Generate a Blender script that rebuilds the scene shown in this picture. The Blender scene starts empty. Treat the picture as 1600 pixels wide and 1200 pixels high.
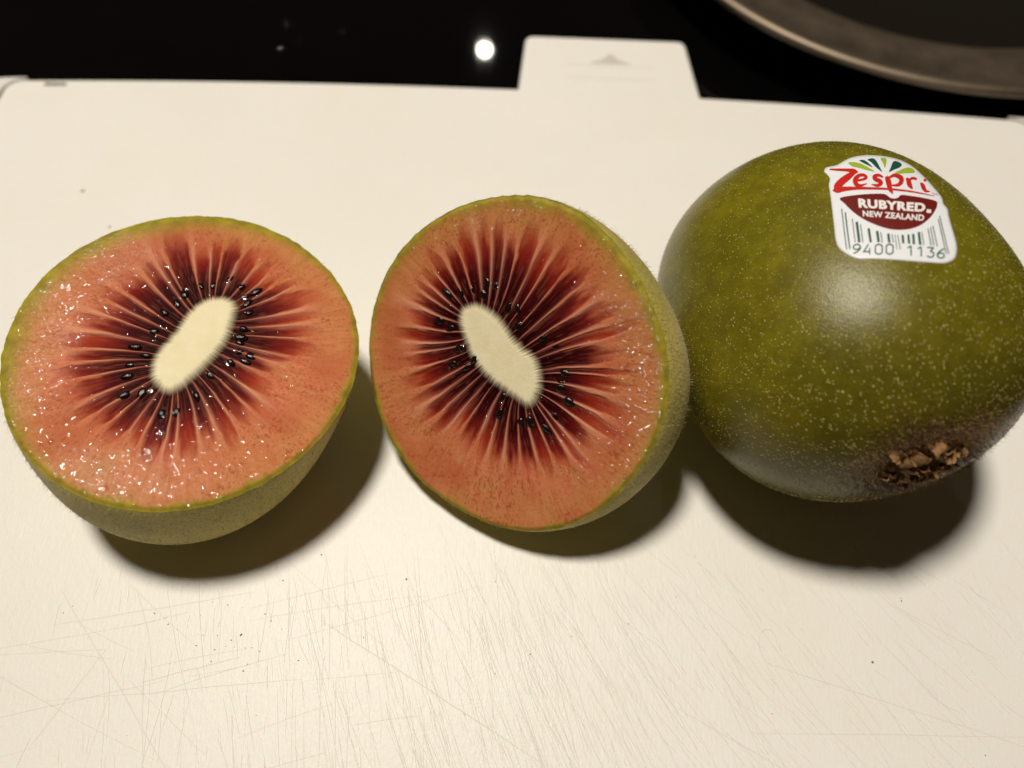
import bpy, bmesh, math, random
import numpy as np
from mathutils import Matrix, Vector

# ------------------------------------------------------------------ camera, world, lamps, exposure
# lengths below are written in centimetres and turned into metres with CM
CM = 0.01
sc = bpy.context.scene
COL = sc.collection

PITCH, ROLL = math.radians(60.0), math.radians(2.3)
fwd = Vector((0, math.cos(PITCH), -math.sin(PITCH)))
r0 = Vector((1, 0, 0)); u0 = Vector((0, math.sin(PITCH), math.cos(PITCH)))
right = r0 * math.cos(ROLL) + u0 * math.sin(ROLL)
up = -r0 * math.sin(ROLL) + u0 * math.cos(ROLL)
cam_d = bpy.data.cameras.new('camera')
cam = bpy.data.objects.new('camera', cam_d); COL.objects.link(cam)
cam.matrix_world = Matrix(((right.x, up.x, -fwd.x, 0), (right.y, up.y, -fwd.y, 0), (right.z, up.z, -fwd.z, 12 * CM), (0, 0, 0, 1)))
cam_d.sensor_width = 36.0; cam_d.lens = 26.685
cam_d.clip_start = 0.005; cam_d.clip_end = 50.0
cam_d.dof.use_dof = True; cam_d.dof.focus_distance = 0.113; cam_d.dof.aperture_fstop = 11.5
sc.camera = cam

w = bpy.data.worlds.new('World'); sc.world = w; w.use_nodes = True
bg = w.node_tree.nodes['Background']; bg.inputs['Color'].default_value = (1.0, 0.70, 0.42, 1); bg.inputs['Strength'].default_value = 0.020

def lamp(name, kind, loc, target, energy, color, size):
    d = bpy.data.lights.new(name, kind); d.energy = energy; d.color = color
    if kind == 'AREA': d.shape = 'DISK'; d.size = size * CM
    else: d.shadow_soft_size = size * CM
    o = bpy.data.objects.new(name, d); COL.objects.link(o)
    o.location = Vector(loc) * CM
    o.rotation_euler = (Vector(target) - Vector(loc)).to_track_quat('-Z', 'Y').to_euler()
    return o
lamp('kitchen_lamp', 'AREA', (-20, 28, 110), (0, 5, 0), 13.4, (1.0, 0.915, 0.79), 18.0)       # soft lamp overhead
lamp('hood_bulb', 'POINT', (-7.1, 116.4, 72), (0, 6, 0), 0.55, (1.0, 0.93, 0.80), 0.7)           # small bulb mirrored in the black glass

sc.view_settings.view_transform = 'Standard'; sc.view_settings.look = 'None'
sc.view_settings.exposure = 0.0; sc.view_settings.gamma = 1.0
sc.view_settings.use_curve_mapping = False
sc.cycles.use_denoising = True
sc.cycles.max_bounces = 8

rng = np.random.default_rng(7)
random.seed(7)

# ------------------------------------------------------------------ helpers
def empty(name, base, label, cat, group=None):
    o = bpy.data.objects.new(name, None); COL.objects.link(o)
    o.location = Vector(base) * CM; o.empty_display_size = 0.01
    o['label'] = label; o['category'] = cat
    if group: o['group'] = group
    return o

def mesh_obj(name, V, F, mat, parent=None, base=(0, 0, 0), smooth=True, attrs=None, kind=None):
    """one mesh object; V in world centimetres, stored relative to base (the parent's place)"""
    me = bpy.data.meshes.new(name)
    V = (np.asarray(V, float) - np.asarray(base, float)) * CM
    if isinstance(F, np.ndarray): F = F.tolist()
    me.from_pydata(V.tolist(), [], F)
    if smooth: me.polygons.foreach_set('use_smooth', [True] * len(me.polygons))
    for k, a in (attrs or {}).items():
        at = me.attributes.new(k, 'FLOAT', 'POINT'); at.data.foreach_set('value', np.asarray(a, np.float32).ravel())
    me.materials.append(mat); me.update()
    o = bpy.data.objects.new(name, me); COL.objects.link(o)
    if parent is not None: o.parent = parent
    else: o.location = Vector(base) * CM
    if kind: o['kind'] = kind
    return o

def grid_faces(nr, nc, wrap=True):
    i = np.arange(nr - 1)[:, None]; j = np.arange(nc if wrap else nc - 1)[None, :]
    a = i * nc + j; b = i * nc + (j + 1) % nc
    return np.stack([a, b, b + nc, a + nc], -1).reshape(-1, 4)

def smooth(a, b, x):
    t = np.clip((x - a) / (b - a), 0, 1); return t * t * (3 - 2 * t)

def vnoise(u, v, nu, nv, seed):
    """value noise, periodic in u (0..1), nu x nv cells"""
    g = np.random.default_rng(seed).random((nu, nv + 2))
    x = (u % 1.0) * nu; y = np.clip(v, 0, 1) * nv
    i = np.floor(x).astype(int); j = np.floor(y).astype(int)
    fx = x - i; fy = y - j; fx = fx * fx * (3 - 2 * fx); fy = fy * fy * (3 - 2 * fy)
    i0 = i % nu; i1 = (i + 1) % nu
    return (g[i0, j] * (1 - fx) + g[i1, j] * fx) * (1 - fy) + (g[i0, j + 1] * (1 - fx) + g[i1, j + 1] * fx) * fy

class NT:
    """small node-tree writer"""
    def __init__(self, name):
        self.m = bpy.data.materials.new(name); self.m.use_nodes = True
        self.t = self.m.node_tree; self.b = self.t.nodes['Principled BSDF']; self.out = self.t.nodes['Material Output']
    def n(self, kind, **kw):
        x = self.t.nodes.new(kind)
        for k, v in kw.items(): setattr(x, k, v)
        return x
    def l(self, a, b): self.t.links.new(a, b)
    def setp(self, **kw):
        for k, v in kw.items():
            s = self.b.inputs[k.replace('_', ' ')]
            s.default_value = (*v, 1) if isinstance(v, tuple) and len(v) == 3 and s.type == 'RGBA' else v
    def coord(self): 
        if not hasattr(self, '_c'): self._c = self.n('ShaderNodeTexCoord').outputs['Object']
        return self._c
    def noise(self, scale, detail=3, rough=.55, dist=0, vec=None):
        x = self.n('ShaderNodeTexNoise'); x.inputs['Scale'].default_value = scale; x.inputs['Detail'].default_value = detail
        x.inputs['Roughness'].default_value = rough; x.inputs['Distortion'].default_value = dist
        self.l(vec or self.coord(), x.inputs['Vector']); return x.outputs['Fac']
    def ramp(self, fac, stops):
        x = self.n('ShaderNodeValToRGB'); e = x.color_ramp.elements
        while len(e) < len(stops): e.new(.5)
        for q, (p, c) in zip(e, stops):
            q.position = p; q.color = (*c, 1) if not isinstance(c, (int, float)) else (c, c, c, 1)
        self.l(fac, x.inputs['Fac']); return x.outputs['Color']
    def mix(self, fac, a, b, mode='MIX'):
        x = self.n('ShaderNodeMix', data_type='RGBA', blend_type=mode)
        for s, v in ((0, fac), (6, a), (7, b)):
            if hasattr(v, 'node'): self.l(v, x.inputs[s])
            else: x.inputs[s].default_value = (*v, 1) if isinstance(v, tuple) else v
        return x.outputs[2]
    def attr(self, name):
        x = self.n('ShaderNodeAttribute', attribute_name=name); return x.outputs['Fac']
    def math(self, op, a, b=0.0):
        x = self.n('ShaderNodeMath', operation=op)
        for s, v in ((0, a), (1, b)):
            if hasattr(v, 'node'): self.l(v, x.inputs[s])
            else: x.inputs[s].default_value = v
        return x.outputs[0]
    def bump(self, h, strength, dist):
        x = self.n('ShaderNodeBump'); x.inputs['Strength'].default_value = strength; x.inputs['Distance'].default_value = dist
        self.l(h, x.inputs['Height']); self.l(x.outputs['Normal'], self.b.inputs['Normal']); return x
    def base(self, c): self.l(c, self.b.inputs['Base Color'])

def simple(name, c, rough=.5, spec=.5, metal=0, var=.12, scale=1500):
    t = NT(name); t.setp(Roughness=rough, Metallic=metal, Specular_IOR_Level=spec)
    t.base(t.mix(t.noise(scale), tuple(v * (1 - var) for v in c), tuple(min(1, v * (1 + var)) for v in c))); return t.m

# ------------------------------------------------------------------ materials
def mat_flesh():
    t = NT('wet_red_kiwi_flesh')
    tint = t.noise(260, 3, .6)
    salmon = t.ramp(tint, [(.28, (.47, .175, .055)), (.5, (.54, .145, .060)), (.72, (.60, .120, .070))])
    fine = t.noise(2600, 2, .6)
    salmon = t.mix(t.math('MULTIPLY', t.ramp(fine, [(.40, 0.0), (.62, 1.0)]), .34), salmon, (.74, .37, .19))
    salmon = t.mix(t.math('MULTIPLY', t.ramp(t.noise(1300, 3, .65), [(.50, 0.0), (.66, 1.0)]), .40), salmon, (.50, .095, .038))
    salmon = t.mix(t.math('MULTIPLY', t.attr('outer'), .80), salmon, (.44, .205, .048))
    c = t.mix(t.attr('under'), salmon, (.42, .085, .045))
    c = t.mix(t.math('MULTIPLY', t.attr('fibre'), .26), c, (.74, .36, .17))
    c = t.mix(t.math('MULTIPLY', t.attr('blot'), .50), c, (.46, .095, .040))
    c = t.mix(t.attr('speck'), c, (.34, .075, .028))
    loc = t.ramp(t.attr('dark'), [(0, (.33, .034, .014)), (.30, (.170, .011, .008)), (.62, (.055, .0038, .0050)), (1, (.016, .0014, .0024))])
    c = t.mix(t.attr('locule'), c, loc)
    c = t.mix(t.attr('septum'), c, t.mix(t.attr('dark'), (.70, .33, .20), (.44, .14, .12)))
    rimc = t.ramp(t.noise(500, 3), [(.3, (.22, .19, .020)), (.7, (.40, .33, .030))])
    c = t.mix(t.attr('rimm'), c, rimc)
    cream = t.ramp(t.noise(420, 4), [(.3, (.82, .74, .48)), (.7, (.88, .81, .57))])
    c = t.mix(t.attr('corem'), c, cream)
    t.base(c)
    t.setp(Subsurface_Weight=.18, Subsurface_Scale=.0008, Roughness=.50, Specular_IOR_Level=.02)
    wt = t.attr('wet'); t.l(t.math('MULTIPLY', wt, .32), t.b.inputs['Coat Weight']); t.setp(Coat_Roughness=.16, Coat_IOR=1.45)
    cb = t.n('ShaderNodeBump'); cb.inputs['Strength'].default_value = .8; cb.inputs['Distance'].default_value = .00022
    t.l(t.noise(2300, 2, .55), cb.inputs['Height']); t.l(cb.outputs['Normal'], t.b.inputs['Coat Normal'])
    t.b.inputs['Subsurface Radius'].default_value = (1.0, .35, .2)
    h = t.math('ADD', t.noise(4200, 2, .6), t.math('MULTIPLY', t.noise(1500, 2), 1.2))
    t.bump(h, .35, .00008)
    return t.m

def mat_skin(tan=0.0):
    t = NT('kiwi_skin' if not tan else 'downy_kiwi_skin')
    n1 = t.noise(90, 4, .55)
    if tan:
        c = t.ramp(n1, [(.3, (.42, .35, .060)), (.7, (.58, .47, .13))])
        pits = t.ramp(t.noise(3600, 2, .6), [(.36, 1.0), (.46, 0.0)])
        c = t.mix(t.math('MULTIPLY', pits, .55), c, (.09, .065, .02))
    else:
        c = t.ramp(n1, [(.28, (.122, .112, .004)), (.5, (.160, .143, .005)), (.75, (.215, .175, .005))])
        br = t.noise(38, 3, .6)
        c = t.mix(t.ramp(br, [(.48, 0.0), (.66, .55)]), c, (.085, .070, .006))
        c = t.mix(t.math('MULTIPLY', t.ramp(t.noise(3200, 2, .7), [(.5, 0.0), (.72, 1.0)]), .40), c, (.27, .23, .05))
        c = t.mix(t.math('MULTIPLY', t.ramp(t.noise(420, 4, .7), [(.42, 1.0), (.58, 0.0)]), .35), c, (.07, .058, .004))
        c = t.mix(t.math('MULTIPLY', t.attr('brown'), .42), c, (.055, .042, .006))  # darker towards the stem end: browner skin plus shade put into the colour
        c = t.mix(t.attr('stem'), c, t.ramp(t.noise(1800, 3), [(.3, (.06, .035, .012)), (.7, (.17, .095, .035))]))
    t.base(c)
    t.setp(Roughness=.60 if tan else .27, Specular_IOR_Level=.30 if tan else .31, Sheen_Weight=.12 if tan else .0, Sheen_Roughness=.5)
    h = t.math('ADD', t.noise(2600 if tan else 3800, 3, .65), t.math('MULTIPLY', t.noise(700, 2), 1.0 if tan else .45))
    t.bump(h, .55 if tan else .40, .00025 if tan else .00012)
    return t.m

def mat_board():
    t = NT('white_plastic_board')
    c = t.ramp(t.noise(14, 4, .6, .5), [(.3, (.79, .775, .725)), (.7, (.83, .82, .785))])
    c = t.mix(t.ramp(t.noise(30, 5, .6), [(.56, 0.0), (.78, .35)]), c, (.80, .75, .61))
    g = t.ramp(t.noise(900, 3, .7), [(.62, 0.0), (.80, .10)])
    c = t.mix(g, c, (.60, .56, .48))
    t.base(c)
    t.setp(Roughness=.42, Specular_IOR_Level=.35, Subsurface_Weight=.12, Subsurface_Scale=.002)
    mp = t.n('ShaderNodeMapping'); mp.inputs['Scale'].default_value = (5.5, 1.0, 1.0); mp.inputs['Rotation'].default_value = (0, 0, math.radians(6)); t.l(t.coord(), mp.inputs['Vector'])
    h = t.math('ADD', t.noise(1100, 3, .7), t.math('MULTIPLY', t.noise(450, 3, .7, .3, mp.outputs['Vector']), 1.5))
    t.bump(h, .30, .00012)
    return t.m

def mat_gel():
    t = NT('clear_juice'); t.t.nodes.remove(t.b)
    tr = t.n('ShaderNodeBsdfTransparent'); gl = t.n('ShaderNodeBsdfGlossy'); gl.inputs['Roughness'].default_value = .06
    gl.inputs['Color'].default_value = (1, 1, 1, 1)
    fr = t.n('ShaderNodeFresnel'); fr.inputs['IOR'].default_value = 1.52
    nz = t.n('ShaderNodeTexNoise'); nz.inputs['Scale'].default_value = 2500
    bp = t.n('ShaderNodeBump'); bp.inputs['Strength'].default_value = .15; bp.inputs['Distance'].default_value = .0001
    t.l(nz.outputs['Fac'], bp.inputs['Height']); t.l(bp.outputs['Normal'], gl.inputs['Normal'])
    ge = t.n('ShaderNodeNewGeometry'); fm = t.math('MULTIPLY', fr.outputs[0], t.math('SUBTRACT', 1.0, ge.outputs['Backfacing']))
    mx = t.n('ShaderNodeMixShader'); t.l(fm, mx.inputs[0]); t.l(tr.outputs[0], mx.inputs[1]); t.l(gl.outputs[0], mx.inputs[2])
    t.l(mx.outputs[0], t.out.inputs['Surface']); return t.m

def mat_seed():
    t = NT('black_kiwi_seed'); t.base(t.mix(t.noise(2500), (.006, .003, .003), (.016, .006, .005)))
    t.setp(Roughness=.11, Specular_IOR_Level=.42); t.bump(t.noise(3500, 2), .3, .00005); return t.m

def mat_glass():
    t = NT('black_hob_glass'); t.base(t.mix(t.noise(60), (.0012, .0012, .0014), (.0022, .0020, .0020)))
    t.setp(Roughness=.03, Specular_IOR_Level=.5); return t.m

def mat_steel():
    t = NT('brushed_steel')
    mp = t.n('ShaderNodeMapping'); mp.inputs['Scale'].default_value = (1, 1, 9); t.l(t.coord(), mp.inputs['Vector'])
    nz = t.noise(120, 4, .6, 0, mp.outputs['Vector'])
    t.base(t.ramp(nz, [(.3, (.19, .152, .112)), (.7, (.24, .195, .145))])); t.setp(Metallic=1.0)
    t.l(t.ramp(nz, [(.3, .50), (.7, .56)]), t.b.inputs['Roughness']); return t.m

FLESH, SKIN, SKIN_TAN, BOARD, GEL, SEED, GLASS, STEEL = mat_flesh(), mat_skin(), mat_skin(1), mat_board(), mat_gel(), mat_seed(), mat_glass(), mat_steel()
HAIR = simple('pale_fuzz', (.36, .27, .13), .6, .3)
HAIR_BROWN = simple('brown_fuzz', (.27, .145, .055), .6, .3)
DOT = simple('pale_lenticel', (.46, .39, .13), .5, .4)
WOOD = simple('dry_brown_sepal', (.32, .175, .072), .75, .2, 0, .5, 900)
CUT = simple('grey_knife_cut', (.75, .705, .63), .6, .3)
BURR = simple('pale_knife_burr', (.88, .86, .80), .35, .5)
CRUMB = simple('olive_crumb', (.20, .155, .07), .7, .3, 0, .5, 4000)
GRIP = simple('white_rubber_grip', (.72, .70, .67), .55, .3)
GREY = simple('grey_moulded_mark', (.58, .55, .50), .6, .3)
ENAMEL = simple('dark_brown_glaze', (.008, .006, .004), .7, .1)
PAPER = simple('white_sticker_paper', (.80, .83, .88), .35, .45, 0, .02)
RED = simple('red_print', (.55, .018, .012), .4, .4, 0, .05)
MAROON = simple('maroon_print', (.150, .010, .007), .4, .4, 0, .05)
GREEN_D = simple('dark_green_print', (.010, .075, .060), .4, .4, 0, .05)
GREEN_L = simple('lime_print', (.33, .46, .030), .4, .4, 0, .05)
WHITE_P = simple('white_print', (.82, .80, .80), .4, .4, 0, .02)

# ------------------------------------------------------------------ hob, board
HOB_Z = -0.80
bm_v = [(-60, -40, HOB_Z), (60, -40, HOB_Z), (60, 60, HOB_Z), (-60, 60, HOB_Z)]
hob = mesh_obj('worktop', bm_v, [(0, 1, 2, 3)], GLASS, smooth=False); hob['kind'] = 'structure'

def slab(name, poly, z0, z1, r, mat, parent, base, steps=4):
    """flat slab from an outline (counter-clockwise) with its upper edge rounded over by r"""
    P = np.asarray(poly, float); n = len(P)
    d = np.roll(P, -1, 0) - np.roll(P, 1, 0); d /= np.linalg.norm(d, axis=1)[:, None] + 1e-9
    N = np.stack([d[:, 1], -d[:, 0]], 1)
    V = []; rings = [(0.0, z0)] + [(r * (1 - math.cos(a)), z1 - r + r * math.sin(a)) for a in np.linspace(0, math.pi / 2, steps + 1)]
    for off, z in rings:
        q = P - N * off; V += [(x, y, z) for x, y in q]
    F = grid_faces(len(rings), n).tolist()
    F.append(list(range((len(rings) - 1) * n, len(rings) * n))); F.append(list(range(n - 1, -1, -1)))
    o = mesh_obj(name, V, F, mat, parent, base, smooth=False)
    return o

def arc(cx, cy, r, a0, a1, n=10):
    return [(cx + r * math.cos(math.radians(a)), cy + r * math.sin(math.radians(a))) for a in np.linspace(a0, a1, n)]

def back(x): return 14.98 - 0.0028 * (x + 0.2) ** 2      # the back edge is very slightly bowed

board = empty('cutting_board', (0, 6, HOB_Z), 'white scratched plastic cutting board with a small tab at its back edge', 'cutting board')
BB = (0, 6, HOB_Z)
out = [(-12.02, -3.0), (11.85, -3.0)]
out += arc(11.85 - .5, back(11.35) - .5, .5, 0, 88)
out += [(x, back(x)) for x in np.linspace(11.2, -11.55, 40)]
out += arc(-12.02 + .4, back(-11.62) - .4, .4, 92, 180)
slab('board_body', out, HOB_Z + .04, 0.0, .10, BOARD, board, BB)
tb = [(-.16, 14.4), (4.30, 14.4), (4.17, 15.0)] + arc(3.76, 16.78, .22, 10, 85, 7) + arc(.20, 16.78, .22, 95, 172, 7) + [(-.14, 15.0)]
tab = slab('tab', tb, HOB_Z + .15, -.02, .10, BOARD, board, BB)
# moulded mark on the tab: a small grey hump over a shallow framed rectangle
tri = [(1.58, 16.02), (2.56, 16.02), (2.40, 16.10), (2.24, 16.19), (2.14, 16.36), (2.02, 16.36), (1.92, 16.19), (1.76, 16.10)]
slab('embossed_mark', tri, -.03, -.008, .005, GREY, tab, BB, 1)
for (x0, y0, x1, y1) in ((1.0, 15.93, 3.1, 15.96), (1.0, 15.45, 3.1, 15.47)):
    slab('embossed_line', [(x0, y0), (x1, y0), (x1, y1), (x0, y1)], -.03, -.012, .003, BOARD, tab, BB, 1)
# corner grips: pale rubber pieces that wrap the rounded corners, a dark gap between
for sgn, X, rc_ in ((-1, -12.02, .40), (1, 11.85, .50)):
    cx = X - sgn * rc_; cy = back(cx) - rc_; R2 = rc_ + .07
    a = arc(cx, cy, R2, 90, 0, 9) if sgn > 0 else arc(cx, cy, R2, 90, 180, 9)
    g = a + [(X + sgn * .07, 11.5), (X + sgn * .55, 11.5), (X + sgn * .55, cy + rc_ - .25), (X + sgn * .45, cy + rc_ - .02), (X + sgn * .2, cy + rc_ + .07), (cx + sgn * .05, cy + rc_ + .13)]
    if sgn < 0: g = g
    ar = sum(g[i][0] * g[(i + 1) % len(g)][1] - g[(i + 1) % len(g)][0] * g[i][1] for i in range(len(g)))
    if ar < 0: g = g[::-1]
    slab('corner_grip', g, HOB_Z + .001, -.03, .04, GRIP, board, BB, 2)
for (x0, x1) in ((-11.12, -10.62),):
    slab('grip_slot', [(x0, 14.40), (x1, 14.43), (x1, 14.53), (x0, 14.52)], -.02, .006, .003, simple('grey_slot', (.22, .205, .18), .7, .2), board, BB, 1)
for x, y in ((-10.5, -2), (10.4, -2), (-9.5, 12.5), (9.5, 12.5)):
    slab('foot', arc(x, y, .5, 0, 345, 16), HOB_Z + .001, HOB_Z + .05, .01, GRIP, board, BB, 1)

# knife cuts: thin raised burrs of plastic, dark ones and pale ones
def ridge_mesh(name, lines, mat, hgt, nodes):
    V, F = [], []
    for pts, wd in lines:
        pts = np.asarray(pts, float); d = np.gradient(pts, axis=0); d /= np.linalg.norm(d, axis=1)[:, None] + 1e-9
        nrm_ = np.stack([-d[:, 1], d[:, 0]], 1); k = len(pts); tap = np.sin(np.linspace(.12, math.pi - .12, k)) ** .5
        b = len(V)
        for p, q, t in zip(pts, nrm_, tap):
            V += [(*(p - q * wd * t), .0006), (*p, hgt), (*(p + q * wd * t), .0006)]
        for i in range(k - 1):
            for s in (0, 1): F.append((b + 3 * i + s, b + 3 * i + s + 1, b + 3 * i + 4 + s, b + 3 * i + 3 + s))
    return mesh_obj(name, V, F, mat, board, BB, smooth=False, kind='stuff')

def stroke_line(x, y, ang, ln, bend=0.02):
    k = max(4, int(ln * 4)); s = np.linspace(-.5, .5, k)
    dx, dy = math.cos(ang), math.sin(ang); b = random.gauss(0, bend) * ln
    wob = np.cumsum(np.array([random.gauss(0, .004) for _ in range(k)]))
    px = x + dx * s * ln - dy * (b * s * s * 4 + wob); py = y + dy * s * ln + dx * (b * s * s * 4 + wob)
    return np.stack([px, py], 1)
dark_l, pale_l = [], []
for i in range(1700):                      # dense fan of cuts in the middle of the near edge
    x = random.gauss(-.1, 2.4); y = random.uniform(-1.5, 3.6) - abs(random.gauss(0, .5))
    ang = math.radians(random.gauss(103 + 2.6 * (x + 4), 7))
    L_ = random.uniform(.10, .55) if random.random() < .6 else random.uniform(.4, 1.9)
    (dark_l if random.random() < .5 else pale_l).append((stroke_line(x, y, ang, L_), random.uniform(.0015, .0048)))
for i in range(150):                      # right hand side, running down to the right
    x = random.uniform(2.2, 8.5); y = random.uniform(-.5, 4.2)
    ang = math.radians(random.gauss(124, 9)); L_ = random.uniform(.12, 1.3)
    (dark_l if random.random() < .55 else pale_l).append((stroke_line(x, y, ang, L_), random.uniform(.0020, .0055)))
for i in range(26):                       # left, long shallow ones
    x = random.uniform(-7.5, -1); y = random.uniform(.2, 3.2)
    ang = math.radians(random.gauss(14, 5)) if random.random() < .65 else math.radians(random.gauss(-38, 12))
    dark_l.append((stroke_line(x, y, ang, random.uniform(.6, 3.2), .01), random.uniform(.0018, .0042)))
for p0, p1, wd in (((-6.9, 2.9), (-4.4, .3), .006), ((-5.9, 2.1), (-6.6, .7), .005), ((-6.9, 2.35), (-3.9, 3.0), .004), ((-5.3, 1.6), (-3.9, 2.0), .006),
                   ((-6.6, 1.3), (-2.9, 1.75), .0035), ((-2.8, 2.6), (.6, .8), .007), ((.6, 2.9), (1.2, 0.6), .006), ((1.9, 2.6), (2.7, 1.1), .006),
                   ((4.1, 2.2), (7.8, 1.2), .006), ((2.6, 1.55), (4.8, .4), .0065), ((3.6, 1.25), (8, 1.32), .004), ((6.1, 3.2), (7.6, 2.4), .005), ((-.2, 2.8), (.7, .5), .006)):
    n_ = 14; s = np.linspace(0, 1, n_)[:, None]; q = np.array(p0) * (1 - s) + np.array(p1) * s
    q = q + np.cumsum(rng.normal(0, .006, (n_, 2)), 0); dark_l.append((q, wd))
ridge_mesh('knife_cuts', dark_l, CUT, .0022, 4)
ridge_mesh('knife_burrs', pale_l, BURR, .0062, 4)
# a curled fibre and small crumbs on the board
th = np.linspace(-.4, 5.2, 26); fib = np.stack([4.05 + .17 * np.cos(th) + .02 * th, 2.55 + .22 * np.sin(th) - .03 * th], 1)
ridge_mesh('fibre', [(fib, .0028)], CUT, .006, 4)
V, F = [], []
spots = [(-4.2 + random.gauss(0, .5), 2.35 + random.gauss(0, .35), random.uniform(.006, .016)) for _ in range(26)]
spots += [(random.uniform(-7, 8), random.uniform(.3, 4.4), random.uniform(.005, .013)) for _ in range(30)]
spots += [(-3.97, 2.33, .026), (-4.32, 2.10, .016), (-1.55, 3.28, .020), (-2.95, 3.62, .018), (6.3, 3.25, .016), (5.65, 2.3, .020), (-6.75, 2.55, .014), (-9.2, 11.2, .05), (-8.2, 9.9, .04), (-8.35, 10.25, .035)]
for x, y, r in spots:
    b = len(V); e = random.uniform(.5, 1); a0 = random.random() * 6
    for k in range(6):
        a = k * math.pi / 3; q = (r * math.cos(a), r * e * math.sin(a) * random.uniform(.7, 1.2))
        V.append((x + q[0] * math.cos(a0) - q[1] * math.sin(a0), y + q[0] * math.sin(a0) + q[1] * math.cos(a0), .0006))
    V.append((x, y, r * .5))
    F += [(b + k, b + (k + 1) % 6, b + 6) for k in range(6)]
mesh_obj('crumbs', V, F, CRUMB, board, BB, kind='stuff')

# ------------------------------------------------------------------ steel dish behind
def lathe(name, prof, c, mat, parent, base, n=160):
    V = [(c[0] + r * math.cos(a), c[1] + r * math.sin(a), z) for r, z in prof for a in np.linspace(0, 2 * math.pi, n, endpoint=False)]
    return mesh_obj(name, V, grid_faces(len(prof), n), mat, parent, base)
DC = (11.4, 23.27)
dish = empty('steel_dish', (DC[0], DC[1], HOB_Z), 'round brushed steel dish with a wide rim, behind the board on the black worktop', 'dish')
DB = (DC[0], DC[1], HOB_Z)
lathe('rim', [(5.2, HOB_Z + .06), (5.9, HOB_Z + .05), (6.6, HOB_Z + .55), (8.25, .30), (8.42, .36), (8.45, .46), (8.38, .54), (8.22, .54), (8.0, .46), (7.3, .40), (6.75, .36), (6.45, .25)], DC, STEEL, dish, DB)
lathe('well', [(6.46, .26), (6.1, 0.0), (5.6, -.35), (5.0, -.55), (2.5, -.6), (.01, -.6)], DC, ENAMEL, dish, DB)

# water drops on the black glass
for i, (x, y, r) in enumerate(((-6.35, 18.16, .12), (-6.36, 17.15, .10), (-5.89, 17.57, .08), (-4.83, 17.90, .09), (9.1, 16.3, .09))):
    p = [(r * math.sin(a), r * .45 * math.cos(a)) for a in np.linspace(math.pi / 2, .02, 7)]
    V = [(x + q * math.cos(a), y + q * math.sin(a), HOB_Z + .001 + z) for q, z in p for a in np.linspace(0, 2 * math.pi, 16, endpoint=False)]
    o = mesh_obj('water_drop', V, grid_faces(7, 16), GEL, None, (x, y, HOB_Z))
    o['label'] = ['tiny water drop on the worktop, farthest from the board in the left cluster', 'tiny water drop on the worktop, nearest the board in the left cluster', 'tiny water drop in the middle of the left cluster on the worktop',
                  'tiny water drop on the worktop, closest to the lamp reflection', 'tiny water drop on the worktop in front of the steel dish'][i]
    o['category'] = 'water drop'; o['group'] = 'water drops on the worktop'

# ------------------------------------------------------------------ kiwi halves
def rim_r(co, th):
    s = co[0] + 0 * th
    for k in range(1, (len(co) - 1) // 2 + 1): s = s + co[2 * k - 1] * np.cos(k * th) + co[2 * k] * np.sin(k * th)
    return s

def closed_spline(P, m):
    P = np.asarray(P, float); n = len(P); o = []
    for i in range(n):
        a, b, c, d = P[i - 1], P[i], P[(i + 1) % n], P[(i + 2) % n]
        for t in np.linspace(0, 1, m, endpoint=False):
            o.append(.5 * (2 * b + (c - a) * t + (2 * a - 5 * b + 4 * c - d) * t * t + (3 * b - a - 3 * c + d) * t ** 3))
    return np.array(o)

def poly_sdf(X, P):
    d = np.full(len(X), 1e9); ins = np.zeros(len(X), bool)
    for i in range(len(P)):
        a, b = P[i - 1], P[i]; ab = b - a; t = np.clip(((X - a) @ ab) / (ab @ ab + 1e-12), 0, 1)
        d = np.minimum(d, np.hypot(*(X - a - t[:, None] * ab).T))
        cr = ((a[1] > X[:, 1]) != (b[1] > X[:, 1])); xs = (b[0] - a[0]) * (X[:, 1] - a[1]) / (b[1] - a[1] + 1e-12) + a[0]
        ins ^= cr & (X[:, 0] < xs)
    return np.where(ins, -d, d)

def seed_mesh():
    V, n, m = [], 14, 10
    for i in range(m + 1):
        a = math.pi * i / m; x = -math.cos(a)
        r = math.sin(a) * (1 - .22 * x)
        V += [(x, r * math.cos(t), r * math.sin(t)) for t in np.linspace(0, 2 * math.pi, n, endpoint=False)]
    me = bpy.data.meshes.new('seed'); me.from_pydata(V, [], grid_faces(m + 1, n).tolist())
    me.polygons.foreach_set('use_smooth', [True] * len(me.polygons)); me.materials.append(SEED); return me
SEED_ME = seed_mesh()

def hairs(name, P, N, T, ln, wd, mat, parent, base, lean=.8, jit=.6):
    """short fuzz: one thin curved strip each"""
    k = len(P); r = np.random.default_rng(len(P))
    D = N + T * lean + r.normal(0, jit, (k, 3)); D /= np.linalg.norm(D, axis=1)[:, None]
    D2 = D + T * .4 + r.normal(0, jit * .5, (k, 3)); D2 /= np.linalg.norm(D2, axis=1)[:, None]
    S = np.cross(D, r.normal(0, 1, (k, 3))); S /= np.linalg.norm(S, axis=1)[:, None]
    L_ = ln * r.uniform(.5, 1.3, (k, 1)); A = P - N * .004; Mi = P + D * L_ * .55; E_ = Mi + D2 * L_ * .5
    V = np.stack([A - S * wd, A + S * wd, Mi + S * wd * .8, Mi - S * wd * .8, E_], 1).reshape(-1, 3)
    F = []
    for i in range(k): F += [(5 * i, 5 * i + 1, 5 * i + 2, 5 * i + 3), (5 * i + 3, 5 * i + 2, 5 * i + 4)]
    return mesh_obj(name, V, F, mat, parent, base, smooth=False, kind='stuff')

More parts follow.
